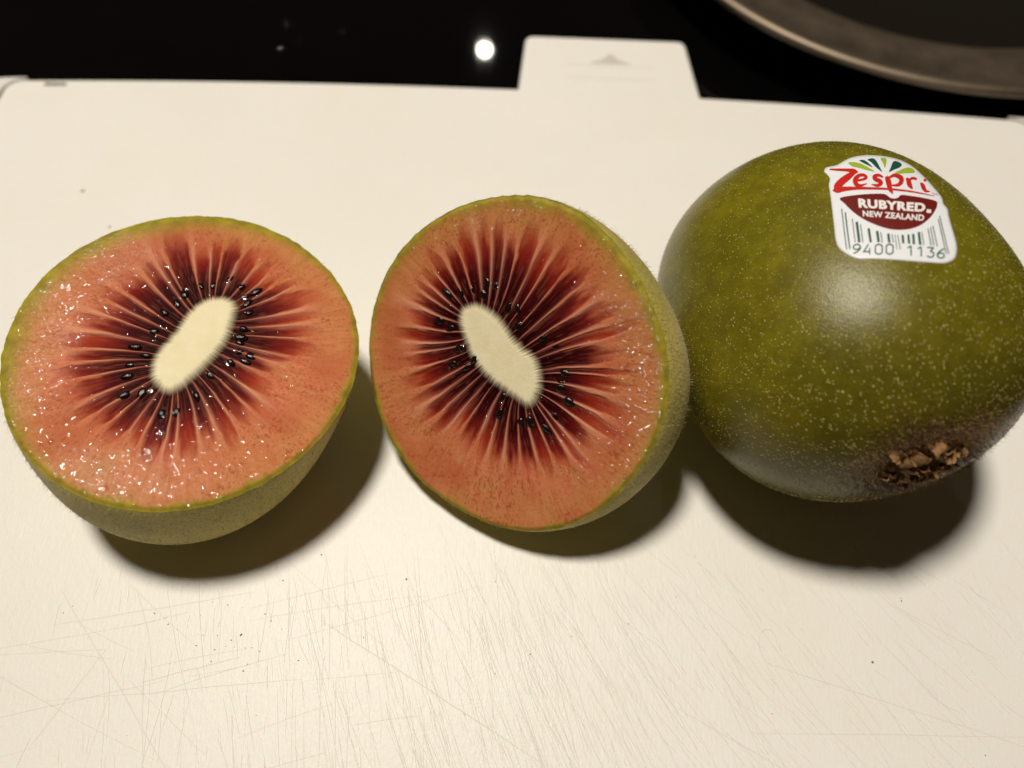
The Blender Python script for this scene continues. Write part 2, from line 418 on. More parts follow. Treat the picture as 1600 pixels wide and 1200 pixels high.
def half(label, n, c, co, body, core, zone, seeds, K, seed, glint, red_gain, flat, rim_w, smudge=()):
    n = np.array(n); n = n / np.linalg.norm(n); c = np.array(c, float); base = (c[0], c[1], 0)
    x = np.cross([0, 1, 0], n); x /= np.linalg.norm(x); y = np.cross(n, x)
    D_, ea, eb, sx, sy, bu = body
    root = empty('kiwi_half', base, label, 'kiwi', 'cut kiwi halves on the board')
    def W3(u, v, h): return c + np.asarray(u)[..., None] * x + np.asarray(v)[..., None] * y + np.asarray(h)[..., None] * n
    R_ = np.random.default_rng(seed)
    NT_, NS = 900, 210
    th = np.linspace(0, 2 * math.pi, NT_, endpoint=False)
    tt = th / (2 * math.pi)
    rag = .014 * (vnoise(tt, 0 * tt, 150, 1, seed) - .5) + .010 * (vnoise(tt, 0 * tt, 420, 1, seed + 1) - .5)
    rr = rim_r(np.array(co), th) + rag
    core = np.array(core); core = .5 * core + .25 * np.roll(core, 1, 0) + .25 * np.roll(core, -1, 0); core = core.mean(0) + (core - core.mean(0)) * .955
    coreP = closed_spline(core, 4); cc = coreP.mean(0)
    s = np.linspace(0.004, 1, NS) ** .9
    rim2 = np.stack([rr * np.cos(th), rr * np.sin(th)], 1)
    P2 = cc[None, None] * (1 - s[:, None, None]) + rim2[None] * s[:, None, None]
    X = P2.reshape(-1, 2)
    d = poly_sdf(X, coreP)
    # confocal ray coordinates about the long axis of the core
    cov = np.cov((coreP - cc).T); ev, vec = np.linalg.eigh(cov); ax = vec[:, 1]; a_f = np.abs((coreP - cc) @ ax).max() * .80
    def conf(X):
        z = ((X - cc) @ ax + 1j * ((X - cc) @ np.array([-ax[1], ax[0]]))) / a_f
        wv = np.arccosh(z + 1e-9); return np.real(wv), np.imag(wv) % (2 * math.pi)
    mu, nu = conf(X); nuf = nu / (2 * math.pi)
    zp = closed_spline(zone, 3); zd = poly_sdf(zp, coreP); _, zn = conf(zp); o = np.argsort(zn)
    dz = np.interp(nu, np.r_[zn[o][-1] - 2 * math.pi, zn[o], zn[o][0] + 2 * math.pi], np.r_[zd[o][-1], zd[o], zd[o][0]])
    r = d / dz
    sm = np.zeros(len(X))
    for (mu_, mv_, ms_) in smudge: sm = np.maximum(sm, np.exp(-((X[:, 0] - mu_) ** 2 + (X[:, 1] - mv_) ** 2) / ms_ ** 2))
    r = r * (1 - .20 * sm)
    rc = np.clip(r / 2, 0, 1)
    st1 = vnoise(nuf, rc, 170, 9, seed + 2) - .5; st2 = vnoise(nuf, rc, 430, 14, seed + 3) - .5; st3 = vnoise(nuf, rc, 60, 6, seed + 4) - .5
    # septa, irregularly spaced; the gap between two is a locule
    sep = np.sort((np.arange(K) + R_.uniform(-.30, .30, K)) / K) % 1.0; sep = np.sort(sep)
    nuw = (nuf + .0035 * st3 * np.clip(r, 0, 1.2)) % 1.0
    idx = np.searchsorted(sep, nuw) % K
    lo = sep[(idx - 1) % K]; hi = sep[idx]; wdt = (hi - lo) % 1.0; p = ((nuw - lo) % 1.0) / wdt
    hsc = a_f * np.sqrt(np.sinh(mu) ** 2 + np.sin(nu) ** 2) * 2 * math.pi
    q = np.abs(2 * p - 1); ds = (1 - q) / 2 * wdt * hsc
    which = np.where(p < .5, (idx - 1) % K, idx)
    s_str = R_.uniform(.60, 1.0, K)[which]; s_len = R_.uniform(.62, 1.10, K)[which]; s_w = R_.uniform(.6, 1.5, K)[which]
    septum = np.exp(-(ds / ((.0105 + .036 * np.clip(r, 0, 1.4) ** 1.6) * s_w)) ** 2) * s_str * (1 - smooth(.65 * s_len, 1.45 * s_len, r)) * (.55 + .45 * smooth(-.05, .25, r)) * (1 + .7 * st2) * (1 - .55 * sm)
    l_end = R_.uniform(.98, 1.36, K)[idx]; l_dk = R_.uniform(.8, 1.25, K)[idx]
    fw = 1.02 - .20 * np.clip(r / l_end, 0, 1) - .35 * np.clip(r / l_end, 0, 1.3) ** 5
    petal = smooth(-.10, .20, fw - q + .25 * st2)
    rad = 1 - smooth(.60, 1.12, (r + .22 * st1 + .10 * st2) / l_end)
    locule = np.clip(petal * rad * (1 + .5 * st2) * red_gain, 0, 1)
    dark = np.clip((1 - smooth(.05, 1.10, (r + .16 * st1 + .10 * st2) * 1.0 / l_dk)) * (.72 + .28 * petal), 0, 1)
    under = np.clip((1 - smooth(.25, 1.45, r + .2 * st1)) * .85, 0, 1)
    fuz = vnoise(nuf, .5 + 0 * r, 330, 2, seed + 5) - .5; fuz2 = vnoise(nuf, .5 + 0 * r, 860, 2, seed + 6) - .5
    corem = 1 - smooth(-.085, .080, d + .025 * fuz + .032 * fuz2)
    drim = (1 - np.repeat(s, NT_)) * np.linalg.norm(rim2 - cc, axis=1)[np.tile(np.arange(NT_), NS)]
    tgrid = np.tile(tt, NS); sgrid = np.repeat(s, NT_)
    rn = vnoise(tgrid, sgrid, 40, 2, seed + 7) - .5
    rw = .075 + rim_w[1] * (.5 + .5 * np.cos(2 * math.pi * tgrid - rim_w[0])) ** 2
    rimm = np.clip(1 - smooth(.02, 1.0, (drim + .08 * rn + .05 * (vnoise(tgrid, sgrid, 240, 20, seed + 8) - .5)) / (rw * 1.9)), 0, 1)
    spk = vnoise(tgrid, sgrid, 640, 66, seed + 9); spk2 = vnoise(tgrid, sgrid, 30, 8, seed + 10)
    speck = smooth(.70, .94, spk + .35 * (spk2 - .5)) * smooth(.3, .9, r) * .70
    fibre = np.clip(.5 + .9 * (vnoise(nuf, rc, 620, 10, seed + 14) - .5) + .8 * (vnoise(nuf, rc, 210, 6, seed + 15) - .5), 0, 1)
    blot = vnoise(tgrid, sgrid, 22, 5, seed + 16)
    wet = np.zeros(len(X))
    for (n_, uc, vc, su, sv, q1, q2) in glint[:3]:
        wet = np.maximum(wet, np.exp(-((X[:, 0] - uc) / (su * 1.5)) ** 2 - ((X[:, 1] - vc) / (sv * 1.5)) ** 2))
    wet = np.clip(wet * (.4 + 1.2 * vnoise(tgrid, sgrid, 60, 14, seed + 18)), 0, 1) * smooth(.75, 1.05, r)
    dimp = vnoise(tgrid, sgrid, 300, 70, seed + 11) - .5
    edge = smooth(.10, 0, drim)
    h = -.020 * locule * (1 - corem) + .010 * septum * (1 - corem) + .022 * corem + .0022 * dimp * smooth(0, .3, r) - .03 * edge ** 2 + .008 * (vnoise(tgrid, sgrid, 14, 4, seed + 12) - .5) * smooth(.1, .5, sgrid)
    at = dict(locule=locule, dark=dark, septum=np.clip(septum, 0, 1) * (1 - .2 * locule), under=under, corem=corem, rimm=rimm, speck=speck, fibre=fibre, wet=wet, outer=(1 - smooth(.05, .95, drim)) * (.45 + .55 * (.5 + .5 * np.cos(2 * math.pi * tgrid - rim_w[0]))), blot=smooth(.5, .95, blot) * (1 - rimm))
    V = W3(X[:, 0], X[:, 1], h)
    ctr = W3(np.array([cc[0]]), np.array([cc[1]]), np.array([.022])); Vall = np.r_[V, ctr]
    F = grid_faces(NS, NT_)[:, ::-1]
    tipf = [(len(V), j, (j + 1) % NT_) for j in range(NT_)]
    at = {k: np.r_[v, v[0]] for k, v in at.items()}
    fc = d[F].mean(1) < 0
    def sub(name, faces, tri):
        used = np.unique(np.r_[faces.ravel(), np.array(tri, int).ravel()]) if len(tri) else np.unique(faces)
        mp = np.full(len(Vall), -1); mp[used] = np.arange(len(used))
        fl = mp[faces].tolist() + [[int(mp[i]) for i in t] for t in tri]
        return mesh_obj(name, Vall[used], fl, FLESH, root, base, attrs={k: v[used] for k, v in at.items()})
    sub('flesh', F[~fc], []); sub('core', F[fc], tipf)
    # skin
    NB, MB_ = 360, 80
    tb_ = np.linspace(0, 2 * math.pi, NB, endpoint=False); T = np.sin(np.linspace(0, math.pi / 2, MB_))
    TH, TT = np.meshgrid(tb_, T)
    g = np.clip(1 - TT ** ea, 0, 1) ** (1 / eb) * (1 + bu * np.sin(math.pi * TT))
    r0_ = np.interp(tb_, th, rr, period=2 * math.pi)[None, :]
    rad0 = rim_r(np.array(co), TH); jag = (r0_ - rim_r(np.array(co), tb_)[None, :]) * np.exp(-TT * 40)
    rb = (rad0 * (1 - TT ** 2) + co[0] * TT ** 2 + jag + .012 * (TT * 30 > 0) * np.minimum(TT * 25, 1)) * g
    sh = np.sin(TT * math.pi / 2)
    U, Vv = rb * np.cos(TH) + sx * sh, rb * np.sin(TH) + sy * sh
    PB = W3(U, Vv, -TT * D_ - .028)
    skin = mesh_obj('skin', PB.reshape(-1, 3), grid_faces(MB_, NB)[:, ::-1], SKIN_TAN, root, base)
    # fuzz on the skin
    du = np.gradient(PB, axis=1); dv = np.gradient(PB, axis=0); NN = np.cross(du, dv); NN /= np.linalg.norm(NN, axis=2)[..., None] + 1e-12
    mid = W3(np.array(sx * .5), np.array(sy * .5), np.array(-D_ * .4)); sg = np.sign(((PB - mid) * NN).sum(2)).mean(); NN *= sg if sg else 1
    area = np.linalg.norm(np.cross(du, dv), axis=2).ravel(); area[PB.reshape(-1, 3)[:, 2] < .1] = 0
    pick = R_.choice(len(area), 7000, p=area / area.sum())
    pj = PB.reshape(-1, 3)[pick] + R_.uniform(-.5, .5, (7000, 1)) * du.reshape(-1, 3)[pick] + R_.uniform(-.2, .2, (7000, 1)) * dv.reshape(-1, 3)[pick]
    tg = dv.reshape(-1, 3)[pick]; tg = tg / (np.linalg.norm(tg, axis=1)[:, None] + 1e-9)
    hairs('fuzz', pj, NN.reshape(-1, 3)[pick], tg, .070, .0021, HAIR, root, base)
    # seeds, each lying in its locule and pointing at the core
    sd = np.array(seeds); m_, v_ = conf(sd); ds_ = poly_sdf(sd, coreP)
    for i, (u, v) in enumerate(seeds):
        # ray direction = gradient of mu
        e = 1e-3; gx = conf(np.array([[u + e, v]]))[0][0] - conf(np.array([[u - e, v]]))[0][0]; gy = conf(np.array([[u, v + e]]))[0][0] - conf(np.array([[u, v - e]]))[0][0]
        a = math.atan2(gy, gx) + random.gauss(0, .22); L_ = random.uniform(.070, .108); Wd = random.uniform(.044, .068); Hh = random.uniform(.030, .044)
        X1 = (x * math.cos(a) + y * math.sin(a)); Y1 = np.cross(n, X1); pos = W3(np.array(u), np.array(v), np.array(-.014 + random.uniform(-.026, .006))) - np.array(base)
        o = bpy.data.objects.new('seed', SEED_ME); COL.objects.link(o); o.parent = root
        M = Matrix.Identity(4)
        for k, (vec_, s_) in enumerate(((X1, L_), (Y1, Wd), (n, Hh))):
            for j in range(3): M[j][k] = vec_[j] * s_ * CM
        for j in range(3): M[j][3] = pos[j] * CM
        o.matrix_local = M
    # beads of juice standing on the cut
    V, F = [], []; cnt = 0
    spots = []
    for (n_, uc, vc, su, sv, r1, r2) in glint:
        k = 0
        while k < n_:
            u, v = R_.normal(uc, su), R_.normal(vc, sv)
            if math.hypot(u, v) > float(rim_r(np.array(co), np.array(math.atan2(v, u)))) - .05: continue
            if poly_sdf(np.array([[u, v]]), coreP)[0] < .05: continue
            spots.append((u, v, r1 + (r2 - r1) * R_.random() ** 3)); k += 1
    for (u, v) in seeds:
        if R_.random() < .45: spots.append((u + R_.normal(0, .03), v + R_.normal(0, .03), R_.uniform(.035, .06)))
    for u, v, rb_ in spots:
        b = len(V); el = R_.uniform(.6, 1.1); a0 = R_.random() * 6; hh = rb_ * R_.uniform(*flat)
        for i, f in enumerate((1, .8, .55, .28)):
            for k in range(10):
                a = k * math.pi / 5; qx, qy = rb_ * f * math.cos(a), rb_ * f * el * math.sin(a)
                V.append((u + qx * math.cos(a0) - qy * math.sin(a0), v + qx * math.sin(a0) + qy * math.cos(a0), hh * (1 - f * f)))
        V.append((u, v, hh))
        for i in range(3): F += [(b + i * 10 + k, b + i * 10 + (k + 1) % 10, b + i * 10 + 10 + (k + 1) % 10, b + i * 10 + 10 + k) for k in range(10)]
        F += [(b + 30 + k, b + 30 + (k + 1) % 10, b + 40) for k in range(10)]
    V = np.array(V); zoff = np.where(poly_sdf(V[:, :2], coreP) < .55, -.006, .001)
    mesh_obj('juice_beads', W3(V[:, 0], V[:, 1], V[:, 2] + zoff), F, GEL, root, base, kind='stuff')
    return root

coreL = [[0.337, 1.084], [0.524, 1.061], [0.59, 0.926], [0.559, 0.778], [0.556, 0.588], [0.553, 0.402], [0.478, 0.185], [0.385, -0.03], [0.285, -0.198], [0.168, -0.366], [0.048, -0.511], [-0.034, -0.649], [-0.162, -0.664], [-0.319, -0.554], [-0.432, -0.394], [-0.449, -0.243], [-0.416, -0.062], [-0.409, 0.073], [-0.271, 0.226], [-0.212, 0.394], [-0.19, 0.56], [-0.11, 0.735], [-0.01, 0.915], [0.121, 1.054]]
coreC = [[-0.456, 1.071], [-0.26, 1.022], [-0.128, 0.857], [-0.024, 0.699], [0.072, 0.518], [0.087, 0.356], [0.223, 0.22], [0.358, 0.085], [0.446, -0.117], [0.421, -0.321], [0.343, -0.515], [0.223, -0.649], [0.122, -0.709], [0.047, -0.668], [-0.036, -0.545], [-0.196, -0.38], [-0.364, -0.238], [-0.492, -0.049], [-0.6, 0.109], [-0.665, 0.313], [-0.687, 0.562], [-0.717, 0.785], [-0.718, 0.948], [-0.611, 1.057]]
zoneL = [[-0.98, 1.529], [-0.517, 1.882], [-0.07, 1.95], [0.394, 1.963], [0.775, 1.677], [1.106, 1.388], [1.478, 1.108], [1.6, 0.639], [1.578, 0.218], [1.246, -0.177], [1.146, -0.823], [0.816, -1.094], [0.617, -1.346], [0.282, -1.516], [-0.155, -1.56], [-0.535, -1.33], [-1.064, -1.159], [-1.408, -0.639], [-1.617, -0.181], [-1.52, 0.231], [-1.406, 0.605], [-1.261, 1.05]]
zoneC = [[-0.671, 1.856], [-0.128, 2.041], [0.265, 1.928], [0.731, 1.563], [1.035, 1.203], [1.39, 0.699], [1.574, 0.11], [1.602, -0.35], [1.252, -1.011], [0.77, -1.39], [0.146, -1.668], [-0.306, -1.596], [-0.707, -1.283], [-1.147, -0.857], [-1.599, -0.418], [-1.725, 0.169], [-1.671, 0.971], [-1.452, 1.321], [-1.076, 1.622]]
seedL = [[0.362, 1.419], [0.559, 1.299], [0.807, 1.236], [0.653, 1.128], [-0.056, 1.223], [-0.259, 1.049], [-0.329, 0.871], [-0.551, 0.35], [-0.748, 0.052], [-0.566, -0.07], [0.742, 0.554], [0.732, 0.401], [0.73, 0.309], [0.67, -0.04], [0.866, 0.007], [0.758, 0.163], [0.292, -0.633], [-0.712, -0.738], [0.416, -0.271], [0.927, 0.105], [-0.474, 0.685], [-0.75, -0.247], [-0.742, -0.431], [-0.476, -0.679], [-0.13, -0.966], [0.062, -0.914], [0.138, 1.263], [0.715, 1.015], [0.766, 0.854]]
seedC = [[-0.802, 1.307], [-0.561, 1.259], [-0.372, 1.269], [-0.095, 1.285], [0.035, 1.211], [0.144, 0.842], [0.292, 0.806], [0.237, 0.544], [0.577, 0.282], [0.742, 0.115], [-1.048, 0.933], [-0.994, 0.235], [-0.779, 0.12], [0.784, -0.307], [-0.307, -0.465], [-0.411, -0.687], [-0.105, -0.893], [0.466, -0.907], [0.746, -0.726], [0.698, -0.431], [-0.6, 0.217], [0.042, -0.907], [-0.89, 0.772], [0.287, -1.058], [-0.845, 0.435], [-0.199, 1.14], [0.653, -0.5]]

half('cut kiwi half lying flat, red face up, its cream core leaning right, farthest left',
     (0.13362, -0.09478, 0.98649), (-4.9078, 5.8977, 2.2505), [2.4993, -0.0228, 0.0944, 0.0255, 0.0322, 0.0073, 0.0149, 0.0036, -0.0005, 0.0035, 0.0028],
     (2.14, 2.482, 2.137, -.09, -.721, -.053), coreL, zoneL, seedL, 36, 11,
     [(290, -1.95, -.05, .32, .95, .012, .040), (240, -.6, -1.95, .80, .28, .012, .040), (120, -1.4, 1.5, .5, .4, .011, .030), (90, 1.0, -1.3, .6, .5, .014, .035), (90, -.2, .2, .9, .9, .014, .040)], 1.0, (.055, .13), (2.55, .16))
half('cut kiwi half propped at a slant against the whole kiwi, its pale core leaning left',
     (-0.38409, -0.58240, 0.71644), (-0.005, 5.9832, 2.2188), [2.497, -0.1182, -0.0132, -0.0554, -0.0082, -0.008, 0.0045, -0.0025, -0.0093, -0.0005, -0.0182],
     (1.752, 1.988, 2.123, .422, -.385, .016), coreC, zoneC, seedC, 39, 23,
     [(330, 1.95, -.2, .28, .95, .028, .075), (130, .3, 2.15, .8, .18, .024, .050), (120, 1.2, -1.5, .45, .4, .026, .060), (110, 0, 0, 1.1, 1.1, .018, .038)], 1.06, (.36, .50), (1.0, .07), ((.55, 1.25, .42), (.95, .80, .42)))

# ------------------------------------------------------------------ whole kiwi
pw = [4.9832, 6.9414, 2.2831, 0.2211, -0.1761, 2.7162, 3.1344, 2.4917, 2.3567, 2.3925, 2.385, 2.3317, 0.9007, -0.0036, -0.0181, 0.0161, -0.0548, -0.0248, -0.0669]
cx, cy, cz, az, pi_, LA, LB, RW, a1, b1, a2, b2, sq = pw[:13]; KM = pw[13:]
cz += .013
wv = np.array([math.sin(az) * math.cos(pi_), -math.cos(az) * math.cos(pi_), -math.sin(pi_)])
wx = np.cross(wv, [0, 0, 1]); wx /= np.linalg.norm(wx); wy = np.cross(wx, wv); WC = np.array([cx, cy, cz])
def wmod(T, TH): return 1 + KM[0] * np.cos(TH) + KM[1] * np.sin(TH) + KM[2] * np.cos(2 * TH) + KM[3] * np.sin(2 * TH) + KM[4] * T * np.cos(TH) + KM[5] * T * np.sin(TH)
def wrad(T, TH):
    A = np.where(T > 0, a1, a2); B = np.where(T > 0, b1, b2); return np.clip(1 - np.abs(T) ** A, 0, 1) ** (1 / B) * RW * wmod(T, TH)
def wpt(T, TH):
    g = wrad(T, TH); Lh = np.where(T > 0, LA, LB)
    dimple = .10 * np.exp(-((g / .42) ** 2)) * (T > 0)
    return WC + (g * np.cos(TH))[..., None] * wx + (g * np.sin(TH) * sq)[..., None] * wy + ((T * Lh) - dimple)[..., None] * wv
def winside(Xp):
    Q = Xp - WC; u = Q @ wx; v = Q @ wy / sq; t = Q @ wv; t = np.where(t > 0, t / LA, t / LB)
    return wrad(np.clip(t, -1, 1), np.arctan2(v, u)) - np.hypot(u, v)
KB = (cx, cy, 0)
kiwi = empty('whole_kiwi', KB, 'whole green kiwi with a white printed sticker and a brown stem end', 'kiwi')
NB, MB_ = 300, 260
tb_ = np.linspace(0, 2 * math.pi, NB, endpoint=False); T = np.sin(np.linspace(-math.pi / 2, math.pi / 2, MB_))
TH, TT = np.meshgrid(tb_, T); PB = wpt(TT, TH); gW = wrad(TT, TH)
brown = smooth(.25, .95, TT + .25 * (vnoise(TH / 6.2832, .5 + .5 * TT, 14, 8, 3) - .5))  # wide stem-end mask: skin's own browning and painted-in shading together
stem = np.where(TT > 0, 1 - smooth(.45, 1.15, gW + .35 * (vnoise(TH / 6.2832, .5 + 0 * TH, 40, 2, 5) - .5)), 0)
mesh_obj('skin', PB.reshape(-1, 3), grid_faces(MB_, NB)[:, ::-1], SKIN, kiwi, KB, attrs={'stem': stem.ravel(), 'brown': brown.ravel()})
du = np.gradient(PB, axis=1); dv = np.gradient(PB, axis=0); NN = np.cross(du, dv); NN /= np.linalg.norm(NN, axis=2)[..., None] + 1e-12
NN *= np.sign(((PB - WC) * NN).sum(2))[..., None]
area = np.linalg.norm(np.cross(du, dv), axis=2).ravel(); PF, NF, DU, DV = PB.reshape(-1, 3), NN.reshape(-1, 3), du.reshape(-1, 3), dv.reshape(-1, 3)
vis = area * (PF[:, 2] > .5)
def scatter(k, wgt):
    i = rng.choice(len(area), k, p=wgt / wgt.sum())
    P = PF[i] + rng.uniform(-.5, .5, (k, 1)) * DU[i] + rng.uniform(-.5, .5, (k, 1)) * DV[i]
    tg = DV[i] / (np.linalg.norm(DV[i], axis=1)[:, None] + 1e-9); return P, NF[i], tg, i
P, N, tg, i = scatter(5200, vis * (PF[:, 2] > 1.2))
hairs('fuzz', P, N, tg, .055, .0013, HAIR, kiwi, KB, 1.3, .45)
wst = area * np.where((TT.ravel() > 0), np.exp(-((gW.ravel() - .25) / .55) ** 2), 0)
P, N, tg, i = scatter(9000, wst)
hairs('stem_fuzz', P, N, tg * -1, .085, .0024, HAIR_BROWN, kiwi, KB, 1.0, .7)
# pale raised dots, longer towards the stem end
P, N, tg, ii = scatter(9500, vis * (1 + .8 * (TT.ravel() > .2)))
V, F = [], []
for p, nn, t, i in zip(P, N, tg, ii):
    r = random.uniform(.0040, .0086) * (1.25 if random.random() < .2 else 1); el = 1.1 + 1.5 * max(0, TT.ravel()[i]) ** 2 * random.random() * 2; b_ = np.cross(nn, t); b = len(V)
    jt = t + b_ * random.gauss(0, .35); jt /= np.linalg.norm(jt); b_ = np.cross(nn, jt)
    for k in range(6):
        a = k * math.pi / 3; V.append(p + jt * r * el * math.cos(a) + b_ * r * math.sin(a) + nn * .0008)
    V.append(p + nn * (.004 + r * .35)); F += [(b + k, b + (k + 1) % 6, b + 6) for k in range(6)]
mesh_obj('lenticels', V, F, DOT, kiwi, KB, kind='stuff')
# stem end: a rough woody button with dry sepals folded over it
pole = WC + wv * (LA - .10)
nr_, na_ = 16, 48; V = []
for i in range(nr_):
    f = i / (nr_ - 1)
    for j in range(na_):
        a = 2 * math.pi * j / na_; ed = .58 + .06 * math.sin(3 * a + 1) + .05 * math.sin(7 * a + 2)
        rdg = abs(math.sin(2.5 * a + 4 * f + 1.3)) * abs(math.cos(9 * f + 1.7 * math.sin(3 * a)))
        hh = .07 + .085 * rdg - .05 * f - .22 * max(0, f - .7) + .012 * random.gauss(0, 1)
        V.append(pole + (wx * math.cos(a) + wy * math.sin(a)) * (ed * max(f, .01)) + wv * hh)
mesh_obj('stem_button', V, grid_faces(nr_, na_), WOOD, kiwi, KB)
def crumple(i, j, ph, amp):
    return amp * (math.sin(i * 1.9 + ph) * math.cos(j * 2.3 + ph * 1.7) + .6 * math.sin(i * 3.7 + j * 2.9 + ph * 3.1)) 
for k in range(28):
    ring = k < 17
    a = k * 2 * math.pi / 17 + random.uniform(-.22, .22) if ring else random.uniform(0, 6.28)
    rs = random.uniform(.18, .50) if ring else random.uniform(.0, .20); L_ = random.uniform(.14, .30); wd = random.uniform(.04, .10)
    rd = wx * math.cos(a) + wy * math.sin(a); turn = random.gauss(0, .5); sd0 = np.cross(wv, rd)
    ld = rd * math.cos(turn) + sd0 * math.sin(turn); sd = np.cross(wv, ld)
    V = []; nu_, nv_ = 12, 8; lift = random.uniform(.03, .15); curl = random.uniform(-1.0, 1.6); tw = random.uniform(-1, 1); ph = random.random() * 9
    for i in range(nu_):
        f = i / (nu_ - 1); wloc = wd * (.6 + .7 * math.sin(math.pi * (.12 + .8 * f))) * random.uniform(.82, 1.15)
        for j in range(nv_):
            g = j / (nv_ - 1) * 2 - 1
            hgt = .11 + lift * .8 * math.sin(math.pi * min(1, f * 1.2)) + curl * .045 * g * g - .20 * (rs + f * L_) ** 2 + crumple(i * .7, j * .8, ph, .014) + random.gauss(0, .004) + tw * .04 * g
            V.append(pole + rd * rs + ld * (f * L_) + sd * (g * wloc + random.gauss(0, .004)) + wv * hgt)
    n0 = len(V); V += [v - wv * .016 for v in V]
    Fg = grid_faces(nu_, nv_, False).tolist(); F = Fg + [[q + n0 for q in f[::-1]] for f in Fg]
    bd = [j for j in range(nv_)] + [i * nv_ + nv_ - 1 for i in range(1, nu_)] + [(nu_ - 1) * nv_ + j for j in range(nv_ - 2, -1, -1)] + [i * nv_ for i in range(nu_ - 2, 0, -1)]
    F += [(bd[q], bd[(q + 1) % len(bd)], bd[(q + 1) % len(bd)] + n0, bd[q] + n0) for q in range(len(bd))]
    mesh_obj('sepal', V, F, WOOD, kiwi, KB)

# ------------------------------------------------------------------ sticker: drawn in its own plan coordinates, laid over the fruit
S0 = np.array([5.008189, 7.251453, 4.43527]); SN = np.array([-0.092294, 0.102147, 0.990479]); SX = np.array([0.995732, 0.009468, 0.091808]); SY = np.cross(SN, SX)
CA = [-0.02362, -0.28534, 0.09307, -0.08526, 0.06743, 0.77274, -0.12117, 0.13192, -0.08169, 0.05386, -0.09737, 0.0885, 0.03359, -0.04236, 0.0106]
CB = [0.05708, -1.16847, 0.21202, -0.18039, 0.13837, -0.05114, -0.12065, 0.21098, -0.14528, 0.11208, -0.16067, 0.14962, 0.03752, -0.06246, 0.01541]
def lay(G, off):
    G = np.asarray(G, float); u, v = ((G - [760, 620]) / 600).T
    M = np.stack([u ** i * v ** j for i in range(5) for j in range(5 - i)], 1)
    B0 = S0 + (M @ CA)[:, None] * SX + (M @ CB)[:, None] * SY
    lo = np.full(len(G), -1.0); hi = np.full(len(G), .4)
    for _ in range(40):
        m = (lo + hi) / 2; ins = winside(B0 + m[:, None] * SN) > 0
        lo = np.where(ins, m, lo); hi = np.where(ins, hi, m)
    return B0 + (hi + off)[:, None] * SN
OUT = [(110, 240), (125, 212), (180, 200), (240, 185), (300, 150), (370, 115), (460, 95), (560, 88), (680, 95), (800, 115), (900, 150), (990, 205), (1060, 270), (1130, 340), (1200, 420), (1250, 480), (1275, 520), (1285, 570), (1325, 620), (1335, 680), (1360, 780), (1390, 880), (1415, 980), (1415, 1050), (1395, 1110), (1340, 1145), (1270, 1158), (1150, 1150), (1000, 1138), (850, 1125), (700, 1115), (560, 1112), (440, 1115), (360, 1085), (290, 1040), (240, 980), (220, 900), (210, 800), (195, 680), (180, 560), (165, 450), (155, 380), (165, 320), (140, 280), (115, 258)]
OP = closed_spline(OUT, 4); ctr = np.array([740, 640]); rings = np.linspace(0.02, 1, 26)
G = np.concatenate([ctr * (1 - f) + OP * f for f in rings]); wob = .002 * np.sin(G[:, 0] / 130) * np.sin(G[:, 1] / 170)
n_o = len(OP); V = np.r_[lay(G, .0075) + wob[:, None] * SN, lay(OP, .0)]
F = grid_faces(len(rings) + 1, n_o).tolist(); F.append(list(range(n_o - 1, -1, -1)))
sticker = mesh_obj('sticker', V, F, PAPER, kiwi, KB)
sticker['label'] = 'white fruit sticker with red lettering and a green barcode'

def print_mesh(name, V2, F2, mat, off):
    """flat print: split long edges so that it follows the curve of the fruit"""
    bm = bmesh.new(); vs = [bm.verts.new((p[0], p[1], 0)) for p in V2]
    for f in F2:
        try: bm.faces.new([vs[i] for i in f])
        except ValueError: pass
    bmesh.ops.triangulate(bm, faces=bm.faces[:])
    for _ in range(5):
        e = [q for q in bm.edges if q.calc_length() > 45]
        if not e: break
        bmesh.ops.subdivide_edges(bm, edges=e, cuts=1); bmesh.ops.triangulate(bm, faces=[f for f in bm.faces if len(f.verts) > 3])
    bm.verts.index_update(); G = np.array([v.co[:2] for v in bm.verts]); F = [[v.index for v in f.verts] for f in bm.faces]; bm.free()
    wob = .002 * np.sin(G[:, 0] / 130) * np.sin(G[:, 1] / 170)
    P = lay(G, off) + wob[:, None] * SN
    FF = []
    for f in F:
        nn = np.cross(P[f[1]] - P[f[0]], P[f[2]] - P[f[0]]); FF.append(f if nn @ SN > 0 else f[::-1])
    return mesh_obj(name, P, FF, mat, sticker, KB, smooth=False)
def strokes(name, lines, mat, off):
    V, F = [], []
    for ln in lines:
        a = np.array(ln, float)
        if len(a) > 2:
            e = np.r_[[2 * a[0] - a[1]], a, [2 * a[-1] - a[-2]]]; o = []
            for i in range(1, len(e) - 2):
                for t in np.linspace(0, 1, 7, endpoint=False):
                    p0, p1, p2, p3 = e[i - 1], e[i], e[i + 1], e[i + 2]
                    o.append(.5 * (2 * p1 + (p2 - p0) * t + (2 * p0 - 5 * p1 + 4 * p2 - p3) * t * t + (3 * p1 - p0 - 3 * p2 + p3) * t ** 3))
            a = np.array(o + [a[-1]])
        d = np.gradient(a[:, :2], axis=0); d /= np.linalg.norm(d, axis=1)[:, None] + 1e-9; q = np.stack([-d[:, 1], d[:, 0]], 1) * np.maximum(a[:, 2:3], 2) / 2
        b = len(V)
        for p, s_ in zip(a[:, :2], q): V += [p - s_, p + s_]
        F += [(b + 2 * i, b + 2 * i + 1, b + 2 * i + 3, b + 2 * i + 2) for i in range(len(a) - 1)]
    return print_mesh(name, V, F, mat, off)
def poly(name, pts, mat, off, sp=True):
    P = closed_spline(pts, 3) if sp else np.array(pts, float)
    return print_mesh(name, P, [list(range(len(P)))], mat, off)
